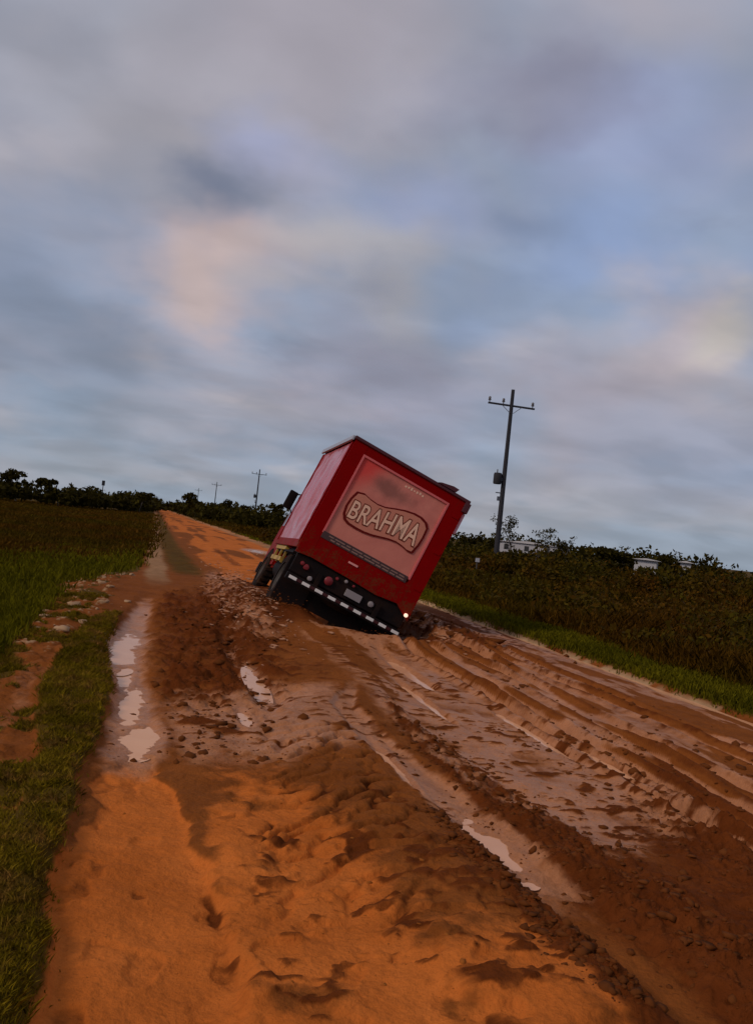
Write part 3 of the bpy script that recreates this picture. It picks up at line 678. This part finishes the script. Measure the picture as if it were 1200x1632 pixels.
# ------------------------------------------------------------------ small pale buildings on the right skyline
M_WHITE = mat_simple('white_wall_paint', (.42, .40, .42), .7, vary=.1)
M_ROOF = mat_simple('pale_metal_roof', (.50, .47, .48), .6, spec=.2, vary=.1)
M_HOLE = mat_simple('dark_opening', (.02, .02, .022), .6)
def shed(x, y, w, d, h, rh, rz, label):
    t = empty('shed', (x, y, float(gh(x, y)[0])), (0, 0, rz)); tag(t, label, 'shed', 'low pale sheds behind the field')
    MB().box((-w / 2, -d / 2, 0), (w / 2, d / 2, h)).build('wall', M_WHITE, t)
    MB().prism([(-w / 2 - .3, h + .003), (w / 2 + .3, h + .003), (0, h + rh)], -d / 2 - .3, d / 2 + .3).build('roof', M_ROOF, t)
    n = int(w / 3)
    for k in range(n):
        c = -w / 2 + w * (k + .5) / n
        MB().box((c - .4, -d / 2 - .04, h * .4), (c + .4, -d / 2 + .02, h * .8)).build('window', M_HOLE, t)
shed(67.0, 150.5, 11.0, 5, 2.3, .45, rad(-25), 'long pale roofed shed seen behind the sparse trees by the pole')
shed(43.6, 71.4, 1.9, 2.5, 1.95, .16, rad(-35), 'small white shed at the left of the pair near the right edge')
shed(47.4, 71.0, .9, 2.2, 2.1, .18, rad(-35), 'narrow bright white shed at the right of the pair near the right edge')
def marker():
    t = empty('marker_post', (16.07, 42.0, float(gh(16.07, 42.0)[0]))); tag(t, 'thin dark stake with a small white plate in the scrub between truck and pole', 'marker post')
    MB().box((-.03, -.03, 0), (.03, .03, 1.12), .005).build('post', M_BARK, t)
    MB().box((-.11, -.05, .90), (.11, -.031, 1.10), .004).build('plate', M_WHITE, t)
marker()

# ------------------------------------------------------------------ the truck
MUD = (.085, .035, .016)
M_RED = mat_simple('red_truck_paint', (.22, .0003, .0006), .5, spec=.04, grime=(.14, .002, .002), grime_amt=.3, gscale=2.2)
M_REDD = mat_simple('dark_red_trim', (.065, .004, .008), .45, vary=.2)
M_DARK = mat_simple('black_chassis', (.006, .003, .003), .7, spec=.15, grime=(.03, .010, .004), grime_amt=.4)
M_TYRE = mat_simple('muddy_tyre', (.010, .006, .005), .9, spec=.1, grime=MUD, grime_amt=.6, bump=.01)
M_ALU = mat_simple('aluminium_trim', (.42, .40, .44), .4, metal=.5)
M_YEL = mat_simple('yellow_guard_paint', (.42, .24, .025), .5, grime=MUD, grime_amt=.6)
M_GLASS = mat_simple('dark_window_glass', (.01, .012, .015), .06, vary=0)
M_REFW = mat_simple('white_reflector', (.78, .72, .68), .4, vary=.05)
M_REFR = mat_simple('red_reflector', (.05, .003, .003), .35, vary=.05)
M_LAMP = mat_simple('lit_tail_lamp', (.9, .6, .5), .3, emit=(1, .62, .45), estr=1.2)
M_LENS = mat_simple('red_lamp_lens', (.20, .02, .025), .35, spec=.3)
M_CLEAR = mat_simple('clear_lamp_lens', (.26, .22, .22), .35, spec=.3)

def pose_matrix(x, y, z, yaw, pitch, roll):
    return Matrix.Translation((x, y, z)) @ Matrix.Rotation(yaw, 4, 'Z') @ Matrix.Rotation(pitch, 4, 'X') @ Matrix.Rotation(roll, 4, 'Y')

def print_material():
    m = bpy.data.materials.new('printed_poster'); m.use_nodes = True; m.node_tree.nodes.clear(); N = NT(m.node_tree)
    tc = N.node('ShaderNodeTexCoord').outputs['Object']
    sp = N.node('ShaderNodeSeparateXYZ'); N.put(sp.inputs[0], tc); X, Z = sp.outputs[0], sp.outputs[2]
    n = N.noise(tc, 2.2, 5, .6, .4)
    c = N.mix(N.ramp(n, .3, .7), (.54, .165, .130), (.64, .215, .165))
    red = N.ramp(N.math('ADD', N.math('SUBTRACT', N.math('MULTIPLY', Z, .75), N.math('MULTIPLY', X, 1.1)), N.math('MULTIPLY', n, .5)), 1.85, 2.45)
    c = N.mix(red, c, (.66, .065, .055))
    # brown smudge in the upper picture
    d = N.vmath('LENGTH', N.vmath('MULTIPLY', N.vmath('SUBTRACT', tc, (-.18, 0, 1.60)), (1.5, 0, 4.6)), out=1)
    c = N.mix(N.ramp(N.math('ADD', d, N.math('MULTIPLY', N.math('SUBTRACT', n, .5), 1.2)), 1.0, .25, 0, .6), c, (.13, .06, .05))
    low = N.ramp(N.math('ADD', N.math('MULTIPLY', X, .4), Z), .5, 1.6, .35, 0)
    c = N.mix(low, c, (.60, .20, .14))
    bs = N.node('ShaderNodeBsdfPrincipled'); N.put(bs.inputs['Base Color'], c); bs.inputs['Roughness'].default_value = .6; bs.inputs['Specular IOR Level'].default_value = .15
    o = N.node('ShaderNodeOutputMaterial'); N.l.new(bs.outputs[0], o.inputs[0]); return m

def text_mesh(txt, size, extrude, offset=0., xs=1.):
    cu = bpy.data.curves.new('text', 'FONT'); cu.body = txt; cu.size = size; cu.extrude = extrude; cu.offset = offset
    cu.align_x = 'CENTER'; cu.align_y = 'BOTTOM_BASELINE'; cu.space_character = 1.04; cu.resolution_u = 6
    ob = bpy.data.objects.new('text', cu); col.objects.link(ob)
    dg = bpy.context.evaluated_depsgraph_get(); me = bpy.data.meshes.new_from_object(ob.evaluated_get(dg), depsgraph=dg)
    bpy.data.objects.remove(ob)
    for v in me.vertices: v.co.x *= xs
    return me

def wave(u):     # the flag-like bend of the badge, u in -.8 .. .8
    return .055 * math.sin((u + .12) * math.pi / .82)
def make_truck():
    T = empty('delivery_truck'); T.matrix_world = pose_matrix(3.634, 15.281, .922, -.0135, -.0214, .3914)
    tag(T, 'red box truck stuck in deep mud and leaning steeply to its right', 'truck')
    W, Hh, L = 1.2, 2.12, 3.12
    # cargo box: shell with a framed rear face
    b = MB(); b.box((-W, .05, 0), (W, L, Hh), .03); box = b.build('cargo_box', M_RED, T, True)
    f = MB(); f.prism([(-W, -.16), (-.93, -.13), (-.93, Hh), (-W, Hh)], -.01, .048); f.prism([(W, -.32), (W, Hh), (.87, Hh), (.87, -.12)], -.01, .048)
    f.prism([(-.929, -.125), (-.2, -.14), (.45, -.17), (.869, -.12), (.869, .30), (-.929, .37)], -.008, .047)
    f.box((-.929, -.008, 1.94), (.869, .047, Hh)); f.build('rear_frame', M_RED, box)
    MB().box((-.925, .012, .375), (.865, .046, 1.935), .006).build('poster_panel', print_material(), box)
    fm = mat_simple('poster_frame_pink', (.62, .13, .13), .5, spec=.15)
    for a, b in (((-.945, .36), (-.905, 1.945)), ((.845, .36), (.885, 1.945)), ((-.904, 1.905), (.844, 1.945))):
        MB().box((a[0], -.018, a[1]), (b[0], .010, b[1]), .004).build('poster_frame', fm, box)
    for z in (.25, 1.0, 1.75):
        MB().box((1.03, -.020, z), (1.17, -.011, z + .06), .004).build('hinge', M_RED, box)
    # dark strip of small print below the picture
    st = MB().box((-.93, -.02, .27), (.83, .004, .40), .004).build('caption_strip', mat_simple('caption_strip', (.05, .02, .018), .5), box)
    rs = np.random.RandomState(5)
    for row, (z0, z1) in enumerate(((.345, .365), (.295, .318))):
        x = -.80 + row * .05
        while x < .70:
            w = .06 + .16 * rs.rand(); q = MB(); q.box((x, -.023, z0), (x + w, -.021, z1)); q.build('print_line', mat_simple('caption_print', (.26, .14, .11), .5) if row == 0 and x < -.7 else bpy.data.materials['caption_print'], st); x += w + .03
    # badge: wavy plate, outline, lettering
    top = [(-.735, 1.30), (-.60, 1.335), (-.46, 1.30), (-.30, 1.285), (-.14, 1.31), (.04, 1.38), (.22, 1.44), (.40, 1.475), (.55, 1.475), (.68, 1.43), (.75, 1.35)]
    bot = [(.76, 1.15), (.745, .98), (.70, .80), (.60, .79), (.48, .82), (.34, .835), (.18, .81), (.02, .765), (-.14, .72), (-.30, .695), (-.46, .69), (-.62, .70), (-.71, .735), (-.775, .83), (-.80, .98), (-.785, 1.14)]
    outl = top + bot
    cx, cz = 0, 1.07
    MB().prism(outl[::-1], -.004, .010).build('badge_outline', mat_simple('badge_outline', (.13, .006, .004), .6, spec=.1), box)
    inner = [(cx + (x - cx) * .945, cz + (z - cz) * .90) for x, z in outl]
    MB().prism(inner[::-1], -.0075, .008).build('badge_plate', mat_simple('badge_plate', (.55, .20, .135), .6, spec=.15), box)
    for nm, off, mt, y in (('letter_border', .030, mat_simple('letter_outline', (.17, .03, .015), .6, spec=.1), -.0105), ('lettering', .006, mat_simple('letter_fill', (.80, .48, .34), .6, spec=.15, vary=.15), -.0140)):  # a larger dark copy forms the outline of the letters
        me = text_mesh('BRAHMA', .56, .0015, off, .66)
        xs = [v.co.x for v in me.vertices]; sc = (1.34 if nm == 'lettering' else 1.38) / (max(xs) - min(xs)); mid = (max(xs) + min(xs)) / 2
        for v in me.vertices:
            u = (v.co.x - mid) * sc; z = v.co.y; k = 1 + .10 * (u / .7)
            v.co = (u - .02, y - v.co.z, .885 + .045 * (u / .7) + z * .93 * k + .03 * math.sin((u + .1) * math.pi / .8))
        o = link(nm, me, mt, box)
    # faint scribble print at the top of the picture
    for k in range(7):
        MB().box((.0 + k * .06, .008, 1.80 + .01 * (k % 2)), (.035 + k * .06, .013, 1.835 + .01 * (k % 3))).build('print_mark', bpy.data.materials['letter_fill'], box)
    # roof: dark cap, gutter, loose flap, corner cap
    MB().box((-W - .03, -.04, Hh - .01), (W + .03, L + .02, Hh + .055), .015).build('roof', M_REDD, box)
    MB().box((-W - .075, -.02, Hh - .05), (-W - .031, L, Hh + .04), .01).build('roof_gutter', M_ALU, box)
    MB().prism([(.50, Hh + .056), (.88, Hh + .056), (.92, Hh + .13), (.80, Hh + .135), (.56, Hh + .085)], -.06, .25).build('roof_flap', M_REDD, box)
    MB().box((W - .06, -.05, Hh - .20), (W + .06, .12, Hh + .0), .012).build('corner_cap', M_REDD, box)
    MB().box((W + .002, .02, 1.50), (W + .06, .35, Hh - .21), .01).build('side_marker_panel', mat_simple('pale_pink_panel', (.62, .26, .30), .4), box)
    # left side: slatted shutter with pale reflections
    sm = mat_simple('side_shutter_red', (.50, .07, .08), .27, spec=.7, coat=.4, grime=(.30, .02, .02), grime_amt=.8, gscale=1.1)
    # one taut curtain with soft folds
    gy, gz = np.meshgrid(np.linspace(.20, L - .12, 60), np.linspace(.06, Hh - .07, 24))
    bul = .035 * np.sin(math.pi * (gz - .06) / (Hh - .13)) * (1 - ((gy - L / 2) / (L / 2)) ** 6) + .012 * np.sin(gy * 9.5 + gz * 1.3) * np.sin(math.pi * gz / Hh) + .006 * np.sin(gz * 14 - gy * 3)
    link('side_curtain', grid_mesh('side_curtain', -W - .006 - np.abs(bul), gy, gz), sm, box)
    for yy in (.12, L - .06):
        MB().box((-W - .028, yy - .055, .02), (-W - .002, yy + .05, Hh - .06), .006).build('side_post', M_RED, box)
    for z0 in (-.08,):
        MB().box((-W - .015, .06, z0), (-W + .05, L, z0 + .155), .01).build('side_skirt', M_RED, box)
        MB().box((W - .05, .06, z0), (W + .015, L, z0 + .155), .01).build('side_skirt', M_RED, box)
    MB().box((-.27, -.022, .10), (-.08, -.009, .135), .002).build('reflector', mat_simple('pink_reflector', (.75, .30, .27), .4), box)
    # chassis
    ch = MB(); ch.box((-.46, .12, -.42), (-.36, 5.6, -.22), .01); ch.box((.36, .12, -.42), (.46, 5.6, -.22), .01)
    for yy in (.3, 1.5, 2.6, 3.6): ch.box((-.359, yy, -.40), (.359, yy + .09, -.26))
    ch.box((-1.12, .06, -.24), (1.12, .30, -.085)); ch.box((-1.1, .3, -.2), (1.1, 3.1, -.085))
    ch.build('chassis_frame', M_DARK, T)
    MB().box((-1.14, .04, -.50), (1.14, .10, -.16), .01).build('lamp_board', M_DARK, T)
    bp = MB().box((-1.15, -.05, -.66), (1.15, .06, -.53), .012).build('bumper', M_DARK, T, True)
    for k in range(9):
        x = -1.10 + k * .262
        if x + .14 < 1.15: MB().box((x, -.058, -.622), (x + .15, -.051, -.568), .003).build('white_stripe', M_REFW, bp)
        if x + .26 < 1.15: MB().box((x + .155, -.057, -.620), (x + .256, -.051, -.570), .003).build('red_stripe', M_REFR, bp)
    for s in (-.6, .6): MB().box((s - .04, -.01, -.54), (s + .04, .08, -.3)).build('bumper_arm', M_DARK, bp)
    def lamp(x, z, r, m):
        MB().lathe([(0, 0), (r, 0), (r, .03), (r * .8, .045), (0, .055)], (x, .042, z), (0, -1, 0), 20).build('tail_lamp', m, T, True)
    lamp(-.89, -.32, .055, M_LENS); lamp(-.98, -.29, .04, M_LENS); lamp(-.42, -.35, .08, M_LENS); lamp(-.30, -.24, .03, M_LENS); lamp(-.13, -.21, .032, M_CLEAR); lamp(.03, -.22, .025, M_LENS)
    lamp(.46, -.36, .055, M_CLEAR); lamp(-.74, -.47, .045, M_CLEAR)
    la = MB().lathe([(0, 0), (.036, 0), (.036, .03), (.028, .05), (0, .055)], (1.12, -.012, -.235), (0, -1, 0), 20).build('lit_tail_lamp', M_LAMP, T, True)
    la['label'] = 'glowing lamp at the lower right corner'
    MB().box((-.06, -.0, -.44), (.26, .038, -.31), .004).build('licence_plate', mat_simple('plate_grey', (.26, .22, .22), .4), T)
    # axles and wheels
    def wheel(x, y, z, side, dual):
        n = 28; r = .50; w = .24
        o = MB(); tw = w * (2.1 if dual else 1)
        o.lathe([(.30, -tw / 2), (.44, -tw / 2), (.49, -tw / 2 + .03), (r, -tw / 2 + .06), (r, tw / 2 - .06), (.49, tw / 2 - .03), (.44, tw / 2), (.30, tw / 2), (.30, -tw / 2)], (x, y, z), (side, 0, 0), n)
        wh = empty('wheel'); wh.parent = T
        ty = o.build('tyre', M_TYRE, wh, True)
        tr = MB()
        for k in range(26):
            a = 2 * math.pi * k / 26; m = Matrix.Translation((x, y, z)) @ Matrix.Rotation(a, 4, 'X') @ Matrix.Translation((0, 0, r + .006))
            bmesh.ops.create_cube(tr.b, size=1, matrix=m @ Matrix.Rotation(.3, 4, 'Z') @ Matrix.Diagonal((tw * .85, .05, .035, 1)))
        tr.build('tread', M_TYRE, wh)
        MB().lathe([(0, tw / 2 - .10), (.10, tw / 2 - .03), (.14, tw / 2 - .12), (.24, tw / 2 - .14), (.30, tw / 2 - .02), (.31, tw / 2 - .10), (0, tw / 2 - .2)], (x, y, z), (side, 0, 0), 24).build('rim', M_ALU2, wh, True)
    zc = -.68
    wheel(-.88, .98, zc, -1, True); wheel(.88, .98, zc, 1, True); wheel(-.98, 4.15, zc, -1, False); wheel(.98, 4.15, zc, 1, False)
    MB().tube([(-.8, .98, zc), (.8, .98, zc)], .09, 12).lathe([(0, -.2), (.17, -.12), (.22, 0), (.17, .12), (0, .2)], (0, .98, zc), (0, 1, 0), 16).build('rear_axle', M_DARK, T, True)
    MB().tube([(-.9, 4.15, zc), (.9, 4.15, zc)], .06, 12).build('front_axle', M_DARK, T, True)
    for s in (-1, 1):
        MB().box((s * .88 - .30, .26, -1.06), (s * .88 + .30, .285, -.25), .004).build('mud_flap', M_DARK, T)
        MB().box((s * .88 - .30, .36, -.19), (s * .88 + .30, 1.6, -.15), .01).build('mudguard', M_DARK, T)
    # spare wheel slung under the tail
    sp = MB(); sp.lathe([(.18, -.12), (.42, -.12), (.48, -.06), (.48, .06), (.42, .12), (.18, .12), (.18, -.12)], (0, .62, -.62), (0, 0, 1), 28); sp.build('spare_tyre', M_TYRE, T, True)
    MB().box((-.62, .30, -.98), (.62, .33, -.50), .004).build('bumper_shade_plate', M_DARK, T)  # dark plate added to stand in for the shade below the bumper
    # yellow side guards
    for s in (-1, 1):
        g = MB()
        for z in (-.40, -.16): g.box((s * 1.15 - .02, 1.62, z), (s * 1.15 + .02, 3.05, z + .09), .006)
        for y in (1.64, 2.32, 3.0): g.box((s * 1.12 - .02, y - .03, -.42), (s * 1.12 + .018, y + .03, -.08))
        g.build('side_guard', M_YEL, T)
    MB().lathe([(0, 0), (.26, 0), (.26, .9), (0, .9)], (-.80, 1.9, -.50), (0, 1, 0), 20).build('fuel_tank', M_DARK, T, True)
    # cab
    prof = [(3.30, -.55), (5.05, -.62), (5.15, -.1), (5.12, .35), (4.82, 1.22), (4.6, 1.36), (3.34, 1.38), (3.30, 1.3)]
    c = MB(); c.prism(prof, -1.05, 1.05, 'x'); bmesh.ops.bevel(c.b, geom=c.b.edges[:], offset=.05, segments=2, affect='EDGES')
    cab = c.build('cab', M_RED, T, True)
    for s in (-1, 1):
        MB().prism([(3.62, .42), (4.86, .42), (4.64, 1.12), (3.66, 1.16)], s * 1.052, s * 1.062, 'x').build('side_window', M_GLASS, cab)
        MB().prism([(3.58, -.40), (4.62, -.40), (4.94, .36), (3.60, .36)], s * 1.052, s * 1.066, 'x').build('door', M_RED, cab)
        mi = MB().box((s * 1.21 - .10, 4.60, .80), (s * 1.21 + .10, 4.70, 1.24), .03).build('mirror', M_DARK, cab, True)
        for za, zb in ((1.25, 1.2), (.7, .85)): MB().tube([(s * 1.0, 4.6, za), (s * 1.14, 4.64, zb)], .016, 6).build('mirror_arm', M_DARK, mi)
    MB().prism([(5.155, .38), (4.86, 1.2), (4.875, 1.215), (5.18, .38)], -.92, .92, 'x').build('windscreen', M_GLASS, cab)
    MB().box((-1.08, 5.02, -.80), (1.08, 5.26, -.52), .04).build('front_bumper', M_DARK, T, True)
    for s in (-.8, .8): MB().box((s - .16, 5.10, -.42), (s + .16, 5.2, -.2), .03).build('headlight', M_CLEAR, cab, True)
    MB().tube([(-.7, 3.15, -.3), (-.7, 3.2, 1.5)], .05, 10).build('exhaust_stack', M_DARK, T, True)
M_ALU2 = mat_simple('muddy_rim', (.05, .04, .035), .8, metal=0, grime=MUD, grime_amt=.8)
make_truck()

# mud thrown up by the spinning wheels
def spray():
    rs = np.random.RandomState(77); V0, F0 = ico(1); Vs, Fs = [], []; k = 0
    for (cx, cy, cz, n, dx, up) in ((2.2, 15.4, .25, 150, -.5, .35), (3.9, 14.9, -.25, 170, .5, .3)):
        for _ in range(n):
            t = rs.rand(); s = (.004 + .018 * rs.rand() ** 3)
            p = np.array([cx + rs.randn() * .25 + dx * t * rs.rand(), cy - 1.8 * t * rs.rand() + rs.randn() * .15, cz + up * rs.rand() * (1 - t) + rs.rand() * .05])
            g = gh(p[0], p[1])[0]; p[2] = max(p[2], g + .01)
            v = V0 * s * np.array([1, 1.6, .8]) + p; Vs.append(v); Fs.append(F0 + k); k += len(V0)
    o = link('mud_splatter', tri_mesh('mud_splatter', np.concatenate(Vs), np.concatenate(Fs)), M_CLOD); tag(o, kind='stuff')
spray()
def splash():
    rs = np.random.RandomState(79); V0, F0 = ico(1); Vs, Fs = [], []; k = 0
    for cx, cy, n, sx, sy in ((1.75, 14.6, 220, .32, 1.6), (1.7, 17.5, 160, .30, 2.2), (5.1, 15.6, 70, .35, 1.2), (2.5, 27, 90, .5, 4)):
        for _ in range(n):
            x, y = cx + rs.randn() * sx, cy + rs.randn() * sy; s = .008 + .034 * rs.rand() ** 3
            a = 2.2 + rs.randn() * .5; z = gh(x, y)[0] + (.22 * rs.rand() ** 2.5 if x < 2.2 else .02)
            v = V0 * s * np.array([1.3 + 1.5 * rs.rand(), .6, .45]) * (1 + .3 * rs.randn(len(V0), 1)); c, q = math.cos(a), math.sin(a)
            v = np.stack([v[:, 0] * c - v[:, 1] * q + x, v[:, 0] * q + v[:, 1] * c + y, v[:, 2] + z], 1); Vs.append(v); Fs.append(F0 + k); k += len(V0)
    o = link('muddy_splash', tri_mesh('muddy_splash', np.concatenate(Vs), np.concatenate(Fs)), mat_simple('pale_wet_mud', (.36, .165, .085), .4, spec=.25, vary=.4), smooth=True); tag(o, kind='stuff')
splash()
